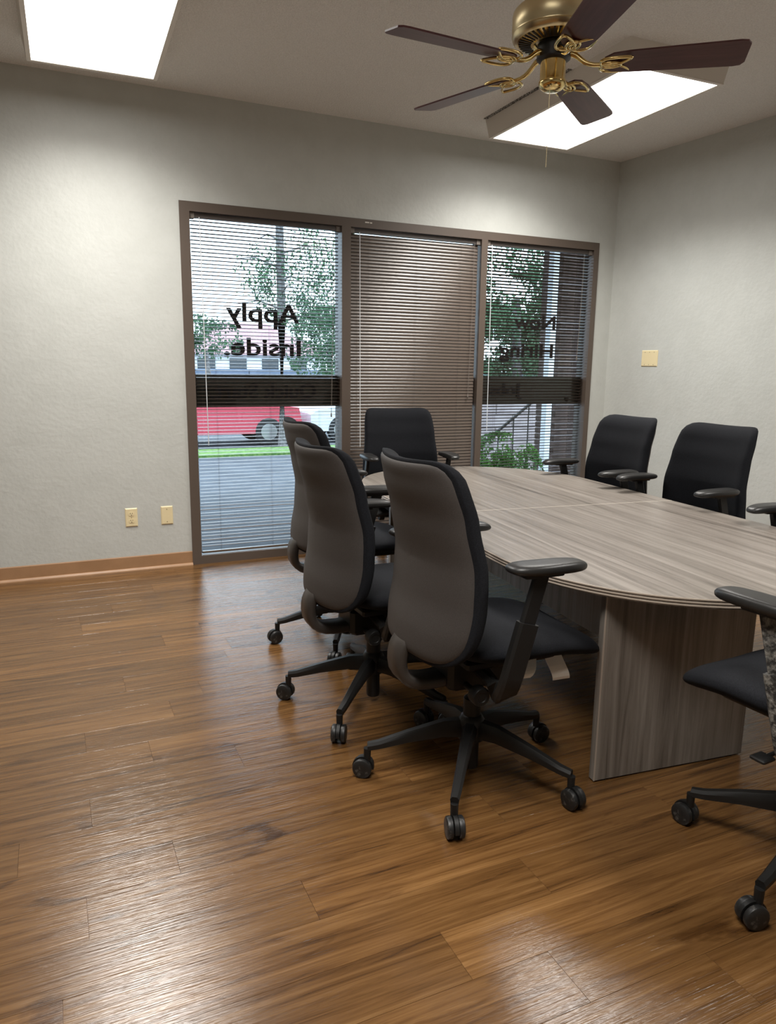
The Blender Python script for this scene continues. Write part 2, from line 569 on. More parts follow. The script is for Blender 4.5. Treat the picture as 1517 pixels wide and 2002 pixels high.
def lettering(body, xc, z0, cap, width, mat, parent, y):
    cu = bpy.data.curves.new('lettering', 'FONT')
    cu.body = body
    cu.size = 0.2
    cu.offset = 0.0045
    cu.extrude = 0.0012
    cu.resolution_u = 4
    t = bpy.data.objects.new('lettering_curve', cu)
    COL.objects.link(t)
    bpy.context.view_layer.update()
    me = bpy.data.meshes.new_from_object(t)
    bpy.data.objects.remove(t)
    xs = [v.co.x for v in me.vertices]
    sx = width / (max(xs) - min(xs)); xm = (max(xs) + min(xs)) / 2
    sy = cap / (0.2 * 0.73)
    # readable from the street, mirrored from the room
    for v in me.vertices:
        x, yy, zz = v.co
        v.co = (xc - (x - xm) * sx, y + zz, z0 + yy * sy)
    me.flip_normals()
    me.materials.append(mat)
    o = bpy.data.objects.new('lettering', me)
    link(o, parent)
    o['label'] = 'vinyl lettering reading ' + body.strip('.') + ' mirrored on the glass'
    return o

for i, (a, b) in enumerate(OPEN):
    w = empty('window_%d' % (i + 1), ((a + b) / 2, YW, 0), 0, kind='structure')
    ox = (a + b) / 2
    lo = edges[0] if i == 0 else (OPEN[i - 1][1] + a) / 2
    hi = edges[-1] if i == 2 else (b + OPEN[i + 1][0]) / 2
    fr = MB()
    for cur, ya, yb in ((0, FY0 - YW, 0.010), (1, 0.010, FY1 - YW)):
        fr.cur = cur
        fr.box(lo - ox, a - ox, ya, yb, 0.0, WZ1)
        fr.box(b - ox, hi - ox, ya, yb, 0.0, WZ1)
        fr.box(a - ox, b - ox, ya, yb, ZT, WZ1)
        fr.box(a - ox, b - ox, ya, yb, 0.0, ZB)
    fr.build('window_frame', [M['bronze'], M['bronze']], w)
    MB().box(a - ox, b - ox, 0.092, 0.13, RZ0, RZ1).build('mid_rail', M['bronze'], w)
    MB().box(a - ox - 0.004, b - ox + 0.004, 0.082, 0.088, ZB - 0.004, RZ0 + 0.01).build('pane', M['glass'], w)
    MB().box(a - ox - 0.004, b - ox + 0.004, 0.082, 0.088, RZ0 + 0.011, ZT + 0.004).build('pane', M['glass'], w)
    for (body, xc, z0, cap, width, mk) in words.get(i, []):
        lettering(body, xc - ox, z0, cap, width, M[mk], w, 0.0795)
    if i == 1:
        c = MB().box(-0.44, -0.408, -0.0135, -0.0115, 2.426, 2.434).build('paint_chip', M['primer'], w)
        c = MB().box(-0.402, -0.385, -0.0135, -0.0115, 2.425, 2.433).build('paint_chip', M['primer'], w)
    if i == 2:
        lk = MB()
        lk.lathe([(0.022, 0), (0.022, 0.012), (0.012, 0.016)], 20, Matrix.Translation((0.40, 0.092, 1.15)) @ Matrix.Rotation(PI / 2, 4, 'X'))
        lk.build('rail_lock', M['steel'], w, 40)

# ---------------------------------------------------------------- blinds
PITCHZ = 0.0244
def make_blind(i, tilt, label, slat_mat, wand_dx, wand_z, cord_dx, cord_z):
    a, b = OPEN[i]
    W = b - a
    root = empty('mini_blind', ((a + b) / 2, YW + 0.034, ZB), 0, label, 'blind', 'mini blinds in the window bays')
    h = W / 2
    top = ZT - ZB
    hr = MB()
    hr.rings([[(x, y, z) for y, z in ((-0.018, top - 0.033), (-0.018, top - 0.003), (-0.015, top - 0.003), (-0.015, top - 0.030), (0.015, top - 0.030), (0.015, top - 0.003), (0.018, top - 0.003), (0.018, top - 0.033))] for x in (-h + 0.004, h - 0.004)])
    hro = hr.build('headrail', M['headrail'], root)
    for s in (-1, 1):
        MB().cbox(min(s * (h - 0.001), s * (h - 0.036)), max(s * (h - 0.001), s * (h - 0.036)), -0.026, 0.02, top - 0.040, top - 0.001, 0.002).build('end_cap', M['endcap'], hro)
    # slat: shallow crown, 25 mm wide
    def slat(tl):
        s = MB()
        sec = []
        n = 4
        for j in range(n + 1):
            q = -1 + 2 * j / n
            sec.append((q * 0.0145, 0.0032 * (1 - q * q)))
        ct, st = math.cos(tl), math.sin(tl)
        def R(y, z): return (y * ct - z * st, y * st + z * ct)
        up_ = [R(y, z + 0.0002) for y, z in sec]
        dn = [R(y, z - 0.0002) for y, z in reversed(sec)]
        s.rings([[(x, y, z) for y, z in up_ + dn] for x in (-h + 0.010, h - 0.010)])
        return s.mesh('slat', slat_mat, 60)
    me = slat(tilt)
    bent = [slat(tilt + d) for d in (-0.16, 0.10, 0.2)]
    z = top - 0.052
    cnt = 0
    zs = []
    while z > 0.040:
        use = me
        if i == 0 and z < 0.40 and cnt % 3 != 0:
            use = bent[cnt % 3]
        o = bpy.data.objects.new('slat', use)
        link(o, root)
        jig = 0.0016 if (i == 0 and z < 0.42) else 0.0005
        o.location = (random.uniform(-.0015, .0015), 0, z + random.uniform(-jig, jig))
        o.rotation_euler = (random.uniform(-0.02, 0.02), random.uniform(-0.0012, 0.0012), 0)
        zs.append(z)
        z -= PITCHZ
        cnt += 1
    MB().cbox(-h + 0.010, h - 0.010, -0.012, 0.012, 0.008, 0.024, 0.003).build('bottom_rail', slat_mat, root)
    for fx in (-0.72, 0.0, 0.70):
        m_ = MB()
        for yy in (-0.0135, 0.0135):
            m_.tube([(fx * h, yy, top - 0.033), (fx * h, yy, 0.02)], 0.0006, 5)
        m_.build('ladder_cord', M['cord'], root)
    # tilt wand and lift cord hang on the room side
    wx = -h + wand_dx
    wd = MB()
    wd.tube([(wx, -0.024, top - 0.030), (wx + 0.002, -0.027, top - 0.06), (wx + 0.012, -0.030, wand_z - ZB)], 0.0032, 6)
    wd.build('tilt_wand', M['wand'], root, 60)
    cx_ = h - cord_dx
    cd = MB()
    cd.tube([(cx_, -0.022, top - 0.03), (cx_ - 0.004, -0.024, (top + cord_z) / 2), (cx_ - 0.018, -0.025, cord_z - ZB)], 0.0011, 5)
    cd.tube([(cx_ + 0.006, -0.022, top - 0.03), (cx_ + 0.002, -0.024, (top + cord_z) / 2), (cx_ - 0.015, -0.025, cord_z - ZB)], 0.0011, 5)
    cdo = cd.build('lift_cord', M['endcap'], root)
    tz = MB()
    tz.lathe([(0.002, 0.014), (0.005, 0.008), (0.006, -0.016), (0.004, -0.018)], 10, Matrix.Translation((cx_ - 0.0165, -0.025, cord_z - ZB)))
    tz.build('cord_tassel', M['endcap'], root, 50)
    return root
make_blind(0, math.radians(-6), 'open brown mini blind in front of the glass lettered Apply', M['slat'], 0.066, 0.85, 0.06, 1.05)
make_blind(1, math.radians(68), 'closed bronze mini blind covering the middle window bay', M['slat'], 0.075, 0.80, 0.055, 1.18)
make_blind(2, math.radians(-18), 'half-open bronze mini blind in the window bay beside the wall corner', M['slat'], 0.050, 0.90, 0.085, 1.50)

# ---------------------------------------------------------------- wall plates
def plate(name, w_, h_, loc, rz, label, screws, outlet=False):
    e = empty(name, loc, rz, label, 'outlet' if outlet else 'wall plate')
    m = MB()
    c = 0.006
    m.rings([[(-w_ / 2, 0, -h_ / 2), (w_ / 2, 0, -h_ / 2), (w_ / 2, 0, h_ / 2), (-w_ / 2, 0, h_ / 2)],
             [(-w_ / 2, -0.003, -h_ / 2), (w_ / 2, -0.003, -h_ / 2), (w_ / 2, -0.003, h_ / 2), (-w_ / 2, -0.003, h_ / 2)],
             [(-w_ / 2 + c, -0.007, -h_ / 2 + c), (w_ / 2 - c, -0.007, -h_ / 2 + c), (w_ / 2 - c, -0.007, h_ / 2 - c), (-w_ / 2 + c, -0.007, h_ / 2 - c)]])
    m.build('cover_plate', M['ivory'], e)
    RX = Matrix.Rotation(PI / 2, 4, 'X')
    for (sx, sz) in screws:
        s = MB().lathe([(0.0035, 0), (0.0035, 0.0015), (0.002, 0.0022)], 10, Matrix.Translation((sx, -0.0068, sz)) @ RX)
        s.build('screw', M['screw'], e)
    if outlet:
        for sz in (0.024, -0.024):
            r = MB()
            pts = []
            for j in range(24):
                an = 2 * PI * j / 24
                x, z = 0.0175 * math.cos(an), 0.0175 * math.sin(an)
                z = max(-0.0135, min(0.0135, z))
                pts.append((x, z))
            r.rings([[(x, -0.0065, z + sz) for x, z in pts], [(x, -0.0092, z + sz) for x, z in pts]])
            ro = r.build('receptacle', M['ivory'], e)
            sl = MB()
            sl.box(-0.0078, -0.0052, -0.0098, -0.009, sz + 0.000, sz + 0.010)
            sl.box(0.0052, 0.0078, -0.0098, -0.009, sz + 0.001, sz + 0.009)
            sl.lathe([(0.003, 0), (0.003, 0.0006)], 10, Matrix.Translation((0, -0.0092, sz - 0.0075)) @ RX)
            sl.build('slot', M['slot'], ro)
    return e
plate('wall_outlet', 0.080, 0.128, (0.459, YW, 0.373), 0, 'ivory duplex wall outlet low on the window wall', [(0, 0)], True)
plate('blank_plate', 0.080, 0.128, (0.694, YW, 0.372), 0, 'blank ivory wall plate beside the duplex outlet', [(0, 0.044), (0, -0.044)])
pr = RW0 + RWD * 0.47
plate('blank_plate', 0.165, 0.130, (pr.x, pr.y, 1.502), -PI / 2 + RW_A, 'wide blank ivory plate high on the bare right wall',
      [(-0.046, 0.05), (0, 0.05), (0.046, 0.05), (-0.046, -0.05), (0, -0.05), (0.046, -0.05)])

# ================================================================== TABLE
TA = math.radians(-6.0)
tbl = empty('conference_table', (2.30, 3.0, 0), TA, 'grey-brown racetrack conference table with ribbed edge and slab end panels', 'table')
HL, HW, VS = 1.57, 0.735, 0.80
TZ0, TZ1 = 0.684, 0.715
def track(inset=0.0, n=40):
    """outline, local x across, y along, starting at (HW, 0) counter-clockwise (y >= 0 half then back)"""
    pts = []
    for j in range(n + 1):
        an = PI * j / n
        c, s = math.cos(an), math.sin(an)
        e = 2.12
        x = (HW - inset) * math.copysign(abs(c) ** (2 / e), c)
        y = VS + (HL - VS - inset) * abs(s) ** (2 / e)
        pts.append((x, y))
    return pts
for s in (1, -1):
    half = [(x * s, y * s) for x, y in [(HW - 0.004, 0.0012)] + track(0.004) + [(-HW + 0.004, 0.0012)]]
    m = MB()
    m.rings([[(x, y, z) for x, y in half] for z in (TZ0, TZ1)])
    # laminate material runs its grain along local X, so turn the object a quarter
    o = m.build('table_top', M['laminate'], tbl)
    q = Matrix.Rotation(-PI / 2, 4, 'Z')
    o.data.transform(q)
    o.rotation_euler = (0, 0, PI / 2)
    # ribbed edge: three rounded ribs with dark grooves between
    prof = []
    ribs = 3
    hh = (TZ1 - TZ0) / ribs
    eb = MB()
    rr = []
    outl = [(HW, 0.0012)] + track(0.0) + [(-HW, 0.0012)]
    inn = [(HW - 0.006, 0.0012)] + track(0.006) + [(-HW + 0.006, 0.0012)]
    for k in range(ribs):
        z0 = TZ0 + k * hh
        seq = [(1, z0 + 0.0040), (0.15, z0 + 0.0046), (0, z0 + 0.0071), (0.15, z0 + hh - 0.0008), (1, z0 + hh - 0.0003)]
        rings_ = []
        for f_, z in seq:
            rings_.append([((x * (1 - f_) + xi * f_) * s, (y * (1 - f_) + yi * f_) * s, z) for (x, y), (xi, yi) in zip(outl, inn)])
        eb.rings(rings_, False, False, closed=False)
    eb.build('ribbed_edge', M['edge'], tbl, 60)
    gb = MB()
    gi = [(HW - 0.0045, 0.0012)] + track(0.0045) + [(-HW + 0.0045, 0.0012)]
    gb.rings([[(x * s, y * s, z) for x, y in gi] for z in (TZ0, TZ1 - 0.002)], False, False, closed=False)
    gb.build('edge_groove', M['edge'], tbl)
MB().box(-HW + 0.002, HW - 0.002, -0.0020, 0.0020, TZ0 + 0.001, TZ1 + 0.0002).build('centre_seam', M['seam'], tbl)
for v in (-1.26, 0.95):
    pn = MB().cbox(-0.545, 0.092, v, v + 0.03, 0.006, TZ0, 0.001)
    po = pn.build('end_panel', M['laminate_v'], tbl)
    MB().box(-0.5475, -0.545, v + 0.0005, v + 0.0295, 0.006, TZ0).build('panel_edge', M['laminate_v'], po)
    if v < 0: MB().box(-0.5485, -0.5440, v - 0.0006, v + 0.0030, 0.006, TZ0).build('edge_strip', M['edge'], po)
    for gx in (-0.5, 0.05):
        MB().lathe([(0.012, 0), (0.012, 0.008)], 12, Matrix.Translation((gx, v + 0.015, 0))).build('foot_glide', M['black'], po)
MB().box(-0.225, -0.195, -1.232, 0.952, 0.325, TZ0).build('modesty_panel', M['laminate_v'], tbl)

# ================================================================== CHAIRS
BACK_PROF = [(0.49, -0.265), (0.58, -0.250), (0.70, -0.230), (0.82, -0.224), (0.95, -0.245), (1.06, -0.275), (1.14, -0.305)]
BACK_WID = [(0.49, 1.01), (0.60, 1.06), (0.75, 1.04), (0.95, 0.97), (1.13, 0.925)]
def back_def(p, q, d):
    z = 0.815 + q
    t = (z - 0.50) / 0.63
    y = p * lerp_pts(BACK_WID, z)
    w = y / 0.26
    x = lerp_pts(BACK_PROF, z) + 0.068 * w * w + d
    z += 0.014 * w * w * max(0.0, t - 0.5) * 2
    return (x, y, z)
def seat_def(p, q, d):
    x = 0.125 + p
    z = 0.514 + d
    if x > 0.16:
        z -= 0.055 * ((x - 0.16) / 0.24) ** 2
    z += 0.016 * (q / 0.25) ** 2
    return (x, q, z)

def make_chair():
    ch = empty('office_chair')
    pillow(0.272, 0.318, 9.5, 0.052, 0.010, back_def, 18, 96, 20.0, 5.8).build('back_cushion', M['fabric'], ch, 70)
    sh = pillow(0.262, 0.309, 9.5, 0.002, 0.030, back_def, 18, 96, 10.0, 5.8)
    sh.build('back_shell', M['shell'], ch, 70)
    pillow(0.275, 0.255, 3.8, 0.052, 0.046, seat_def, 14, 56, 3.6).build('seat', M['fabric'], ch, 70)
    # under-seat pan and mechanism
    pan = MB()
    pan.cbox(-0.12, 0.26, -0.17, 0.17, 0.462, 0.492, 0.008)
    pan.cbox(-0.13, 0.11, -0.075, 0.075, 0.350, 0.465, 0.016)
    pan.build('mechanism', M['plastic'], ch)
    # curved back support
    js = MB()
    path = bez((-0.240, 0, 0.545), (-0.27, 0, 0.54), (-0.288, 0, 0.51), (-0.286, 0, 0.46), 6) + bez((-0.286, 0, 0.46), (-0.283, 0, 0.375), (-0.20, 0, 0.372), (-0.06, 0, 0.39), 8)[1:]
    js.tube(path, 0.02, 8, (0.036, 0.10), upv=(0, 1, 0))
    js.build('back_support', M['jbar'], ch, 50)
    # tension knob on a rod, lever
    kn = MB()
    RXm = Matrix.Rotation(PI / 2, 4, 'X')
    kn.lathe([(0.011, -0.02), (0.011, 0.115)], 12, Matrix.Translation((-0.07, -0.03, 0.375)) @ RXm)
    kn.lathe([(0.020, 0.112), (0.031, 0.116), (0.032, 0.146), (0.028, 0.152), (0.018, 0.152), (0.016, 0.149)], 20, Matrix.Translation((-0.07, -0.03, 0.375)) @ RXm)
    kn.build('tension_knob', M['plastic'], ch, 40)
    lv = MB()
    lv.tube([(0.05, 0.06, 0.40), (0.05, 0.18, 0.392), (0.052, 0.235, 0.388)], 0.006, 8)
    lv.cbox(0.030, 0.075, 0.225, 0.275, 0.382, 0.393, 0.003)
    lv.build('height_lever', M['plastic'], ch, 40)
    gc = MB()
    gc.lathe([(0.014, 0.24), (0.014, 0.37)], 16)
    gc.build('gas_lift', M['steel'], ch, 50)
    # arms
    for s in (-1, 1):
        post = MB()
        post.tube([(0.050, s * 0.300, 0.808), (-0.004, s * 0.301, 0.62)], 0.02, 8, (0.05, 0.022), upv=(0, 1, 0))
        post.tube([(0.006, s * 0.302, 0.655), (-0.040, s * 0.302, 0.49)] + bez((-0.040, s * 0.302, 0.49), (-0.056, s * 0.300, 0.425), (-0.045, s * 0.26, 0.408), (-0.03, s * 0.20, 0.412), 6)[1:] + [(-0.02, s * 0.05, 0.43)],
                  0.02, 8, (0.070, 0.036), upv=(0, 1, 0))
        po = post.build('arm_post', M['plastic'], ch, 40)
        pb = MB()
        pb.cbox(-0.02, 0.115, s * 0.30 - 0.024, s * 0.30 + 0.024, 0.797, 0.812, 0.003)
        pb.build('pad_bracket', M['plastic'], po)
        def pad_def(p, q, d):
            x = 0.075 + p
            yy = s * 0.30 + q * (1.0 - 0.12 * (p / 0.13)) - s * 0.012 * (p / 0.13) ** 2
            return (x, yy, 0.822 + d - 0.006 * max(0, p / 0.13) ** 2)
        pillow(0.136, 0.047, 3.4, 0.018, 0.016, pad_def, 10, 40, 8.0).build('arm_pad', M['pad'], po, 70)
    # five-star base
    bs = MB()
    bs.lathe([(0.026, 0.028), (0.028, 0.034), (0.028, 0.13), (0.044, 0.135), (0.046, 0.205), (0.036, 0.222), (0.030, 0.225), (0.030, 0.285), (0.022, 0.290)], 24)
    base = bs.build('star_base', M['plastic'], ch, 40)
    leg = MB()
    secs = []
    for r, z, wd, ht in ((0.03, 0.178, 0.052, 0.062), (0.10, 0.176, 0.044, 0.056), (0.22, 0.148, 0.036, 0.040), (0.325, 0.118, 0.031, 0.028), (0.362, 0.112, 0.028, 0.026), (0.360, 0.110, 0.018, 0.020)):
        a, b = wd / 2, ht / 2
        secs.append([(r, a * .55, z + b), (r, a, z + b * .3), (r, a * .8, z - b), (r, -a * .8, z - b), (r, -a, z + b * .3), (r, -a * .55, z + b)])
    leg.rings(secs)
    leg.lathe([(0.012, 0.068), (0.013, 0.105)], 12, Matrix.Translation((0.362, 0, 0)))
    leg_me = leg.mesh('leg', M['plastic'], 40)
    ct = MB()
    R = 0.034
    def wheel(y0, y1, idx):
        ct.cur = 0
        prof = [(0.010, y0), (R - 0.006, y0), (R - 0.001, y0 + 0.003), (R, y0 + 0.006), (R, y1 - 0.006), (R - 0.001, y1 - 0.003), (R - 0.006, y1), (0.010, y1)]
        ct.lathe(prof, 24, Matrix.Translation((-0.014, 0, R)) @ RXm)
    wheel(0.007, 0.028, 0)
    wheel(-0.028, -0.007, 0)
    ct.cur = 1
    # hood between and above the wheels
    hood = []
    for an in [math.radians(a_) for a_ in range(-10, 200, 15)]:
        hood.append((-0.014 + (R + 0.004) * math.cos(an), R + (R + 0.004) * math.sin(an)))
    inner = [(-0.014 + (R - 0.012) * math.cos(math.radians(a_)), R + (R - 0.012) * math.sin(math.radians(a_))) for a_ in range(195, -15, -15)]
    ct.rings([[(x, y, z) for x, z in hood + inner] for y in (-0.0065, 0.0065)])
    ct.lathe([(0.012, 0.060), (0.012, 0.076)], 12)
    ct_me = ct.mesh('caster', [M['wheel'], M['plastic']], 40)
    for k in range(5):
        an = 2 * PI * k / 5
        lo = bpy.data.objects.new('leg', leg_me); link(lo, base); lo.rotation_euler = (0, 0, an)
        co = bpy.data.objects.new('caster', ct_me); link(co, base)
        co.location = (0.362 * math.cos(an), 0.362 * math.sin(an), 0)
        co.rotation_euler = (0, 0, random.uniform(0, 2 * PI))
    return ch

proto = make_chair()
GRP = 'office chairs around the conference table'
def place(o, x, y, head, phase, label, dz=0.0):
    o.location = (x, y, 0)
    o.rotation_euler = (0, 0, math.radians(head))
    tag(o, label, 'chair', GRP)
    base = [c for c in bpy.data.objects if c.parent == o and c.name.startswith('star_base')][0]
    base.rotation_euler = (0, 0, math.radians(phase - head))
    for c in bpy.data.objects:
        if c.parent == o and c != base:
            c.location.z += dz
    cs = [c for c in bpy.data.objects if c.parent == base and c.name.startswith('caster')]
    for j, c in enumerate(cs):
        c.rotation_euler = (0, 0, 2 * PI * j / 5 + PI + random.uniform(-0.5, 0.5))
    return o
CH = [
    ('A', 1.262, 2.03, -2, 87.5, 0.0, 'black office chair with a white paper tag hanging under its seat'),
    ('B', 1.175, 2.69, 0, 154, -0.022, 'black office chair between the tagged chair and the one at the Apply window'),
    ('C', 1.345, 3.43, -3, 168, 0.012, 'black office chair on the long table side closest to the window lettered Apply'),
    ('D', 2.28, 4.66, -98, 20, -0.027, 'black office chair at the table head with its back to the closed blind'),
    ('F', 3.155, 3.68, 178, 10, -0.024, 'black office chair by the bare wall, the one closest to the window corner'),
    ('G', 3.135, 2.945, 179, 40, -0.024, 'black office chair second from the window corner along the bare wall'),
    ('H', 3.02, 1.975, 174, 70, -0.030, 'black office chair third from the window corner along the bare wall'),
    ('E', 1.925, 1.185, 94, 120, 0.0, 'black office chair with scuffed peeling arm posts at the slab end panel'),
]
chairs = {}
others = [copy_tree(proto) for _ in CH[1:]]
for (key, x, y, h, ph, dz, lab), o in zip(CH, [proto] + others):
    chairs[key] = place(o, x, y, h, ph, lab, dz)
# worn arm posts and base on chair E
for c in bpy.data.objects:
    if c.parent == chairs['E'] and c.name.startswith('arm_post'):
        me = c.data.copy(); me.materials.clear(); me.materials.append(M['worn']); c.data = me
        c['label'] = 'scuffed grey peeling arm post'
# paper tag under chair A
tg = MB()
def strip(x0, dx, yb, drop, w_):
    n = 6
    ring = []
    for i_ in range(n + 1):
        t = i_ / n
        ring.append([(x0 + dx * t, yb - 0.03 * math.sin(t * 2.2), 0.478 - drop * t ** 0.8), (x0 + dx * t + w_, yb - 0.03 * math.sin(t * 2.2) - 0.01, 0.476 - drop * t ** 0.8 + 0.006)])
    vs_ = [p for r in ring for p in r]
    tg.add(vs_, [(2 * i_, 2 * i_ + 1, 2 * i_ + 3, 2 * i_ + 2) for i_ in range(n)])
strip(0.17, 0.025, -0.16, 0.085, 0.06)
strip(0.10, -0.035, -0.16, 0.06, 0.035)
tgo = tg.build('paper_tag', M['paper'], chairs['A'])
sol = tgo.modifiers.new('thickness', 'SOLIDIFY'); sol.thickness = 0.0006

# ================================================================== CEILING LIGHTS
def light(cx, cy, label, end=''):
    e = empty('ceiling_light' + end, (cx, cy, ZC), math.radians(-1.3), label, 'ceiling light', 'box ceiling lights')
    hx, hy, h = 0.335, 0.715, 0.115
    m = MB()
    m.rings([[(-hx - .02, -hy - .02, 0), (hx + .02, -hy - .02, 0), (hx + .02, hy + .02, 0), (-hx - .02, hy + .02, 0)],
             [(-hx, -hy, -h), (hx, -hy, -h), (hx, hy, -h), (-hx, hy, -h)]])
    m.build('housing', M['lightbox'], e)
    # lens door frame
    f = MB()
    for (x0, x1, y0, y1) in ((-hx, hx, -hy, -hy + .022), (-hx, hx, hy - .022, hy), (-hx, -hx + .022, -hy + .022, hy - .022), (hx - .022, hx, -hy + .022, hy - .022)):
        f.box(x0, x1, y0, y1, -h - 0.010, -h - 0.0005)
    f.build('door_frame', M['lightbox'], e)
    MB().box(-hx + .0225, hx - .0225, -hy + .0225, hy - .0225, -h - 0.007, -h - 0.001).build('lens' + end, M['lens'], e)
    # the tubes' light, thrown downwards by the prismatic lens
    ld = bpy.data.lights.new('tube_light' + end, 'AREA')
    ld.shape = 'RECTANGLE'
    ld.size, ld.size_y = 2 * hx - 0.05, 2 * hy - 0.05
    ld.energy = LAMP_WATTS
    ld.color = (1.0, 0.965, 0.915)
    ld.spread = math.radians(LAMP_SPREAD)
    lo_ = bpy.data.objects.new('tube_light' + end, ld)
    link(lo_, e)
    lo_.location = (0, 0, -h - 0.008)
    return e
light(0.335, 4.02, 'white box ceiling light over the open floor by the outlet wall')
lr = light(3.255, 4.06, 'white box ceiling light beside the fan, over the table')
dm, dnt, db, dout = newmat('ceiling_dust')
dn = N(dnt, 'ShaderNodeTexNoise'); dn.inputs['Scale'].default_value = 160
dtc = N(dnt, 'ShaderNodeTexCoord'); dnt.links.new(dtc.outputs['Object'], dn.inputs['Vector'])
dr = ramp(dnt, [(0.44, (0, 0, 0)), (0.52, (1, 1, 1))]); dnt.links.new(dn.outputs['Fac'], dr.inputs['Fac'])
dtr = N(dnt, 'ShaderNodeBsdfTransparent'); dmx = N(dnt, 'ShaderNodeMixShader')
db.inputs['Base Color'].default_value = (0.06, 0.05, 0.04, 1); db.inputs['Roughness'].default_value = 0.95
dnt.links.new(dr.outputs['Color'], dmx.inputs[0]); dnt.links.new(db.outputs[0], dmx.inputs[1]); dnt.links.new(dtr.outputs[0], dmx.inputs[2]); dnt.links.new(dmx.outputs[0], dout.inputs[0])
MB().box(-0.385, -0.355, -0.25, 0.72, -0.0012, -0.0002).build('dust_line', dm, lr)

# The floor in front of the chairs is lit from overhead (short shadows straight under legs and casters, none thrown
# towards the viewer), which neither the windows nor the two fixtures in view can do: the pair is repeated
# at the same distance on the other side of the fan.
light(0.335, 0.88, 'white box ceiling light over the open floor away from the windows', '_left_offscreen')
light(3.255, 0.88, 'white box ceiling light over the table end away from the windows', '_right_offscreen')

# ================================================================== CEILING FAN
FZ = 2.50
fan = empty('ceiling_fan', (1.775, 2.46, FZ), 0, 'polished brass ceiling fan with five cherry blades and pull chains', 'ceiling fan')
mt = MB()
mt.lathe([(0.013, 0.20), (0.013, 0.50)], 16)
mt.lathe([(0.02, 0.50), (0.062, 0.535), (0.068, 0.575), (0.068, ZC - FZ)], 32)
mt.build('downrod', M['brass_dull'], fan, 40)
hs = MB()
hs.lathe([(0.03, 0.205), (0.09, 0.195), (0.142, 0.185), (0.152, 0.175), (0.155, 0.165), (0.155, 0.115), (0.150, 0.108), (0.150, 0.103), (0.155, 0.098), (0.150, 0.085), (0.14, 0.078)], 64)
hs.build('motor_housing', M['brass_dull'], fan, 40)
vr = MB()
vr.lathe([(0.14, 0.079), (0.075, 0.068), (0.07, 0.075)], 64, cap=False)
vo = vr.build('vent_plate', M['brass'], fan, 60)
for k in range(40):
    an = 2 * PI * k / 40
    if k == 0:
        sm = MB()
        sm.add([(0.085, -0.0022, 0.0688), (0.130, -0.0036, 0.0763), (0.130, 0.0036, 0.0763), (0.085, 0.0022, 0.0688),
                (0.085, -0.0022, 0.072), (0.130, -0.0036, 0.079), (0.130, 0.0036, 0.079), (0.085, 0.0022, 0.072)],
               [(0, 1, 2, 3), (4, 7, 6, 5), (0, 4, 5, 1), (1, 5, 6, 2), (2, 6, 7, 3), (3, 7, 4, 0)])
        slot_me = sm.mesh('vent_slot', M['black'])
    o = bpy.data.objects.new('vent_slot', slot_me); link(o, vo)
    o.rotation_euler = (0, 0, an); o.location = (0, 0, -0.0012)
hub = MB()
hub.lathe([(0.060, 0.07), (0.062, 0.02), (0.05, 0.012)], 32)
hub.build('flywheel', M['black'], fan, 40)
sw = MB()
sw.lathe([(0.040, 0.02), (0.046, 0.016), (0.047, -0.052), (0.050, -0.056), (0.050, -0.064), (0.046, -0.074), (0.034, -0.084), (0.020, -0.088), (0.008, -0.089)], 40)
sw.build('switch_housing', M['brass'], fan, 40)
def blade_set(an, k):
    Rz = Matrix.Rotation(an, 4, 'Z')
    # iron: arm + three open loops
    ir = MB()
    ir.tube(bez((0.052, 0, 0.035), (0.10, 0, 0.035), (0.09, 0, -0.012), (0.175, 0, -0.010), 8), [0.012, 0.011, 0.010, 0.009, 0.009, 0.009, 0.0085, 0.008, 0.008], 10)
    pz = -0.012
    def loop(c, a, b, rot, n=20, rr=0.0055):
        pts = []
        for j in range(n):
            t = 2 * PI * j / n
            x, y = a * math.cos(t), b * math.sin(t)
            y *= (1.0 - 0.55 * (x / a)) if rot else 1
            pts.append((c[0] + x * math.cos(rot) - y * math.sin(rot), c[1] + x * math.sin(rot) + y * math.cos(rot), pz))
        ir.tube(pts, rr, 8, closed=True)
    loop((0.222, 0.034), 0.056, 0.030, 0.40)
    loop((0.222, -0.034), 0.056, 0.030, -0.40)
    loop((0.205, 0.0), 0.036, 0.022, 0.0)
    io = ir.build('blade_iron', M['brass'], fan, 50)
    io.matrix_local = Rz
    # blade: rounded paddle, slightly pitched
    outl = []
    r0, r1 = 0.182, 0.665
    pts = [(r0, 0.030), (r0 + 0.03, 0.052), (r0 + 0.09, 0.060), (0.45, 0.066), (r1 - 0.035, 0.071), (r1 - 0.012, 0.067), (r1, 0.050)]
    outl = pts + [(x, -y) for x, y in reversed(pts)]
    b = MB()
    b.rings([[(x, y, z) for x, y in outl] for z in (-0.003, 0.003)])
    bo = b.build('fan_blade', M['blade'], fan)
    bo.matrix_local = Rz @ Matrix.Translation((0, 0, -0.004)) @ Matrix.Rotation(math.radians(-12), 4, 'X')
for k, d in enumerate((-37.5, 35.9, 109.0, -178.5, -108.0)):
    blade_set(math.radians(d), k)
cb = MB()
def chain(x, y, z0, z1):
    z = z0
    cb.tube([(x, y, z0), (x, y, z1)], 0.0007, 4)
    while z > z1:
        cb.lathe([(0.0004, 0.0016), (0.0016, 0.0008), (0.0016, -0.0008), (0.0004, -0.0016)], 6, Matrix.Translation((x, y, z)))
        z -= 0.0046
chain(-0.030, -0.028, -0.075, -0.36)
cb.build('pull_chain', M['brass_dull'], fan)

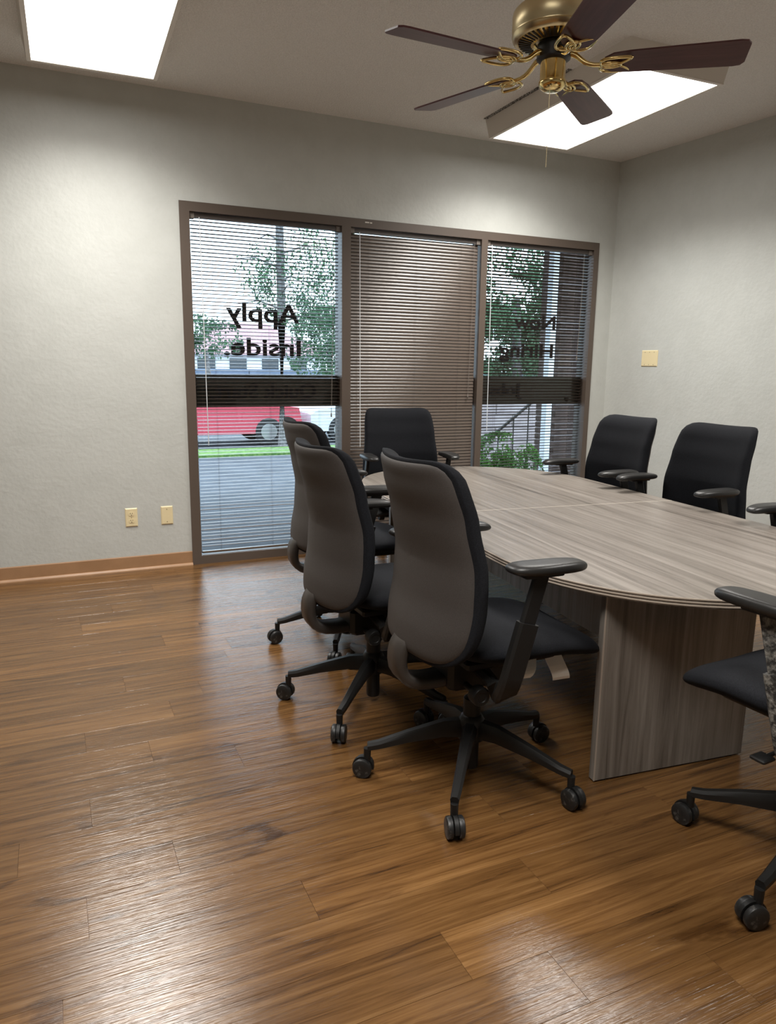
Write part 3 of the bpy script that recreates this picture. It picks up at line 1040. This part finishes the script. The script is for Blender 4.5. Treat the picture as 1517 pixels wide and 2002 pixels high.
# ================================================================== OUTSIDE
GZ = -0.50            # parking lot lies lower than the room
SZ = -0.15            # walk along the building
tag(MB().box(-40, 80, 9.0, 140, GZ - 0.2, GZ).build('parking_lot', M['asphalt']), kind='structure')
tag(MB().box(-10, 14, YW + 0.17, 9.0, SZ - 0.55, SZ).build('sidewalk', M['asphalt']), kind='structure')
tag(MB().box(-10, 30, 15.4, 16.6, GZ, GZ + 0.06).build('grass_verge', M['grass']), 'strip of green grass along the parking lot', 'grass')
pf = empty('added_shade_roof', (2.6, YW + 0.17, 3.06), 0, 'added flat roof that shades the walk outside the windows', 'roof')  # out-of-view roof, added to keep sky light off the walk
MB().box(-8, 8, 0, 3.0, 0.03, 0.22).build('shade_roof_slab', M['white'], pf)
for j in range(16):
    MB().box(-8 + j, -8 + j + 0.985, 0, 3.0, 0.0, 0.03).build('shade_roof_board', M['bronze'], pf)
bwl = empty('boundary_wall', (12, 40, GZ), 0, 'long blue-grey wall across the street', 'wall')
for j in range(9):
    MB().cbox(-18 + j * 4, -18 + j * 4 + 3.97, 0, 0.4, 0, 1.72, 0.02).build('wall_panel', M['bluegrey'], bwl)

def foliage(center, rad, n, size, mat, parent, squash=(1, 1, 1), seed=1, name='foliage', holes=0.0):
    rnd = random.Random(seed)
    m_ = MB()
    cl = [(rnd.gauss(0, .5), rnd.gauss(0, .5), rnd.gauss(0, .5)) for _ in range(26)]
    for _ in range(n):
        c = rnd.choice(cl)
        p = Vector((c[0] + rnd.gauss(0, .17), c[1] + rnd.gauss(0, .17), c[2] + rnd.gauss(0, .17)))
        if p.length > 1.1: p *= 1.1 / p.length
        P = Vector(center) + Vector((p.x * rad * squash[0], p.y * rad * squash[1], p.z * rad * squash[2]))
        R_ = Euler((rnd.uniform(0, 6.3), rnd.uniform(0, 6.3), rnd.uniform(0, 6.3))).to_matrix()
        s_ = size * rnd.uniform(.6, 1.3)
        q = [P + R_ @ Vector(v_) * s_ for v_ in ((-.5, 0, 0), (0, -.28, 0.05), (.5, 0, 0), (0, .28, 0.05))]
        m_.quad(*q)
    o = m_.build(name, mat, parent)
    o['kind'] = 'stuff'
    return o

def trunk(pts, radii, parent, name='trunk'):
    m_ = MB()
    m_.tube(pts, radii, 10)
    return m_.build(name, M['bark'], parent, 50)

# pine seen through the left bay
t1 = empty('pine_tree', (5.0, 17.0, GZ), 0, 'tall pine with a grey trunk outside the Apply window', 'tree', 'trees outside')
trunk([(0, 0, 0), (0.03, 0, 3), (0.0, 0, 6), (0.03, 0, 9)], [0.11, 0.10, 0.085, 0.06], t1)
br = MB()
for k in range(16):
    a_ = k * 2.4
    z_ = 2.9 + k * 0.3
    br.tube([(0, 0, z_), (math.cos(a_) * 0.6, math.sin(a_) * 0.4, z_ + 0.18), (math.cos(a_) * 1.2, math.sin(a_) * 0.8, z_ + 0.1)], [0.03, 0.018, 0.008], 6)
br.build('branches', M['bark'], t1)
foliage((0.75, 0, 4.1), 1.35, 2600, 0.085, M['leaf'], t1, (1.0, 0.7, 0.95), 3)
foliage((1.15, 0.2, 3.1), 0.9, 1500, 0.085, M['leaf'], t1, (1.0, 0.7, 0.9), 4)
foliage((-0.35, 0.2, 3.9), 0.6, 500, 0.08, M['leaf'], t1, (1.0, 0.7, 1.2), 14)
# low green trees either side of the house
t2 = empty('street_tree', (5.0, 26.0, GZ), 0, 'low green tree beyond the lot beside the pink roof', 'tree', 'trees outside')
trunk([(0, 0, 0), (0.1, 0, 1.2), (0, 0, 2.4)], [0.12, 0.10, 0.06], t2)
foliage((-0.1, 0, 2.75), 1.0, 1700, 0.13, M['leaf'], t2, (1.25, 0.8, 0.75), 5)
t5 = empty('leafy_tree', (10.9, 30.0, GZ), 0, 'mid-green leafy tree behind the pine, right of the pink roof', 'tree', 'trees outside')
t5['label'] = 'mid-green leafy tree beyond the pine trunk at the pink roof eave'
trunk([(0, 0, 0), (0.05, 0, 1.5), (0, 0, 3.0)], [0.16, 0.12, 0.07], t5)
foliage((0.1, 0, 2.75), 1.6, 4200, 0.16, M['leaf'], t5, (1.1, 0.8, 0.95), 6)
# big dark tree seen through the right bay
t3 = empty('shade_tree', (8.1, 12.0, GZ), 0, 'dense leafy tree outside the corner window bay', 'tree', 'trees outside')
trunk([(0, 0, 0), (0.1, 0, 1.5), (0, 0, 3.2)], [0.13, 0.11, 0.07], t3)
foliage((0.0, 0, 2.55), 1.15, 9000, 0.10, M['leaf'], t3, (1.05, 0.7, 0.85), 8)
foliage((0.3, 0, 3.75), 0.9, 1500, 0.09, M['leaf'], t3, (1.2, 0.8, 0.7), 9)
# bush below the right bay
b1 = empty('round_bush', (4.33, 6.62, SZ), 0, 'bright green rounded bush under the corner window bay', 'bush')
trunk([(0, 0, 0), (0.02, 0, 0.25), (0, 0, 0.5)], [0.03, 0.025, 0.015], b1, 'stem')
foliage((0, 0, 0.40), 0.46, 5200, 0.05, M['leaf_bush'], b1, (1.05, 0.8, 0.95), 10)

# house with pink roof across the street
hs_ = empty('house', (13.6, 52.0, -1.2), 0, 'house with a pink-red hipped roof across the street', 'house')
MB().box(-5.0, 5.0, 0, 8, 0, 3.45).build('wall', M['white'], hs_)
m = MB()
m.add([(-5.6, -0.6, 3.35), (5.6, -0.6, 3.35), (5.6, 8.6, 3.35), (-5.6, 8.6, 3.35), (-1.7, 4.0, 5.75), (1.7, 4.0, 5.75)],
      [(0, 1, 5, 4), (1, 2, 5), (2, 3, 4, 5), (3, 0, 4), (0, 3, 2, 1)])
m.build('roof', M['roof'], hs_)
for wx in (-3.6, -1.4, 0.9, 3.0):
    MB().box(wx - 0.6, wx + 0.6, -0.06, 0.02, 2.0, 3.1).build('window', M['carglass'], hs_)

# parked vehicles
def car(name, x, y, rz, paint, label, tall=1.0):
    e = empty(name, (x, y, GZ), rz, label, 'car', 'parked vehicles')
    L, W = 4.5, 1.75
    prof = [(-2.25, .35), (-2.25, .75), (-2.05, .88), (-1.0, .98), (-0.45, 1.42 * tall), (0.95, 1.45 * tall), (1.75, 1.02), (2.2, .95), (2.27, .6), (2.25, .35)]
    low = [(2.25, .30), (-2.25, .30)]
    bd = MB()
    rings_ = []
    for yy, k_ in ((-W / 2, .93), (-W / 2 + .12, 1.0), (W / 2 - .12, 1.0), (W / 2, .93)):
        rings_.append([(px_ * (0.985 if k_ < 1 else 1), yy, .3 + (pz_ - .3) * k_) for px_, pz_ in prof + low])
    bd.rings(rings_)
    bd.build('body', M[paint], e, 35)
    gl = MB()
    for sy in (-1, 1):
        y0_ = sy * (W / 2 + 0.004)
        gl.add([(-0.82, y0_, .98), (-0.38, y0_, 1.30 * tall), (0.88, y0_, 1.32 * tall), (1.5, y0_, 1.0),
                (-0.82, y0_ - sy * .03, .98), (-0.38, y0_ - sy * .03, 1.30 * tall), (0.88, y0_ - sy * .03, 1.32 * tall), (1.5, y0_ - sy * .03, 1.0)],
               [(0, 1, 2, 3), (4, 7, 6, 5), (0, 4, 5, 1), (1, 5, 6, 2), (2, 6, 7, 3), (3, 7, 4, 0)])
    gl.build('side_window', M['carglass'], e)
    wme = None
    for sx in (-1.4, 1.4):
        for sy in (-1, 1):
            w_ = MB()
            w_.lathe([(0.1, -0.1), (0.27, -0.105), (0.33, -0.09), (0.34, 0), (0.33, 0.09), (0.27, 0.105), (0.1, 0.1)], 28, Matrix.Rotation(PI / 2, 4, 'X'))
            o = w_.build('wheel', M['tyre'], e, 40, (sx, sy * (W / 2 - 0.08), 0.34))
            rm = MB().lathe([(0.2, -0.11), (0.2, 0.11)], 20, Matrix.Rotation(PI / 2, 4, 'X')).build('rim', M['chrome'], o, 40)
    return e
car('parked_car', 3.4, 18.3, 0.0, 'carred', 'red parked car beyond the grass strip')
car('parked_car', 8.1, 18.6, 0.05, 'carwhite', 'pale blue-white parked car next to the red one')

# porch outside the right bay: brick column, pale post, brick wall with stair rail
pc = empty('porch_column', (5.83, 7.6, SZ), 0, 'dark brown brick porch column outside the corner bay', 'column')
nb = 0
cm = MB().cbox(0, 0.20, 0, 0.10, 0, 0.062, 0.004).mesh('brick', M['brick'])
MB().box(-0.19, 0.19, -0.19, 0.19, 0, 3.3).build('mortar_core', M['mortar'], pc)
for k in range(42):
    z = k * 0.075 + 0.01
    for (px_, py_, rz_) in ((-0.20, -0.20, 0), (0.00, -0.20, 0), (-0.20, 0.20, -PI / 2), (-0.20, 0.0, -PI / 2)):
        o = bpy.data.objects.new('brick', cm); link(o, pc)
        o.location = (px_ + (0.0 if k % 2 else 0.004), py_, z); o.rotation_euler = (0, 0, rz_)
        if rz_: o.location = (px_ , py_, z)
tag(MB().cbox(5.31, 5.40, 7.16, 7.25, SZ, 3.2, 0.008).build('porch_post', M['white']), 'slim white post beside the brick porch column', 'post')
pw = empty('brick_wall', (7.0, 9.6, GZ), 0, 'pale pink brick wall behind the stair rail', 'wall')
MB().box(-2.0, 3.5, 0.012, 0.2, 0, 1.42).build('mortar_core', M['mortar'], pw)
bm_ = MB().cbox(0, 0.59, 0, 0.1, 0, 0.19, 0.006).mesh('brick', M['palebrick'])
for k in range(7):
    for j in range(9):
        o = bpy.data.objects.new('brick', bm_); link(o, pw)
        o.location = (-2.0 + j * 0.605 + (0.3 if k % 2 else 0), 0, k * 0.203 + 0.005)
sr = empty('stair_rail', (5.5, 8.5, SZ), 0, 'black metal stair handrail in front of the pale wall', 'railing')
MB().tube([(-0.25, 0, 0.52), (1.35, 0, 1.67)], 0.022, 8).build('handrail', M['black'], sr)
for k in range(7):
    x_ = -0.2 + k * 0.24
    zt = 0.52 + (x_ + 0.25) * 0.71875
    MB().tube([(x_, 0, 0.0), (x_, 0, zt)], 0.009, 6).build('baluster', M['black'], sr)
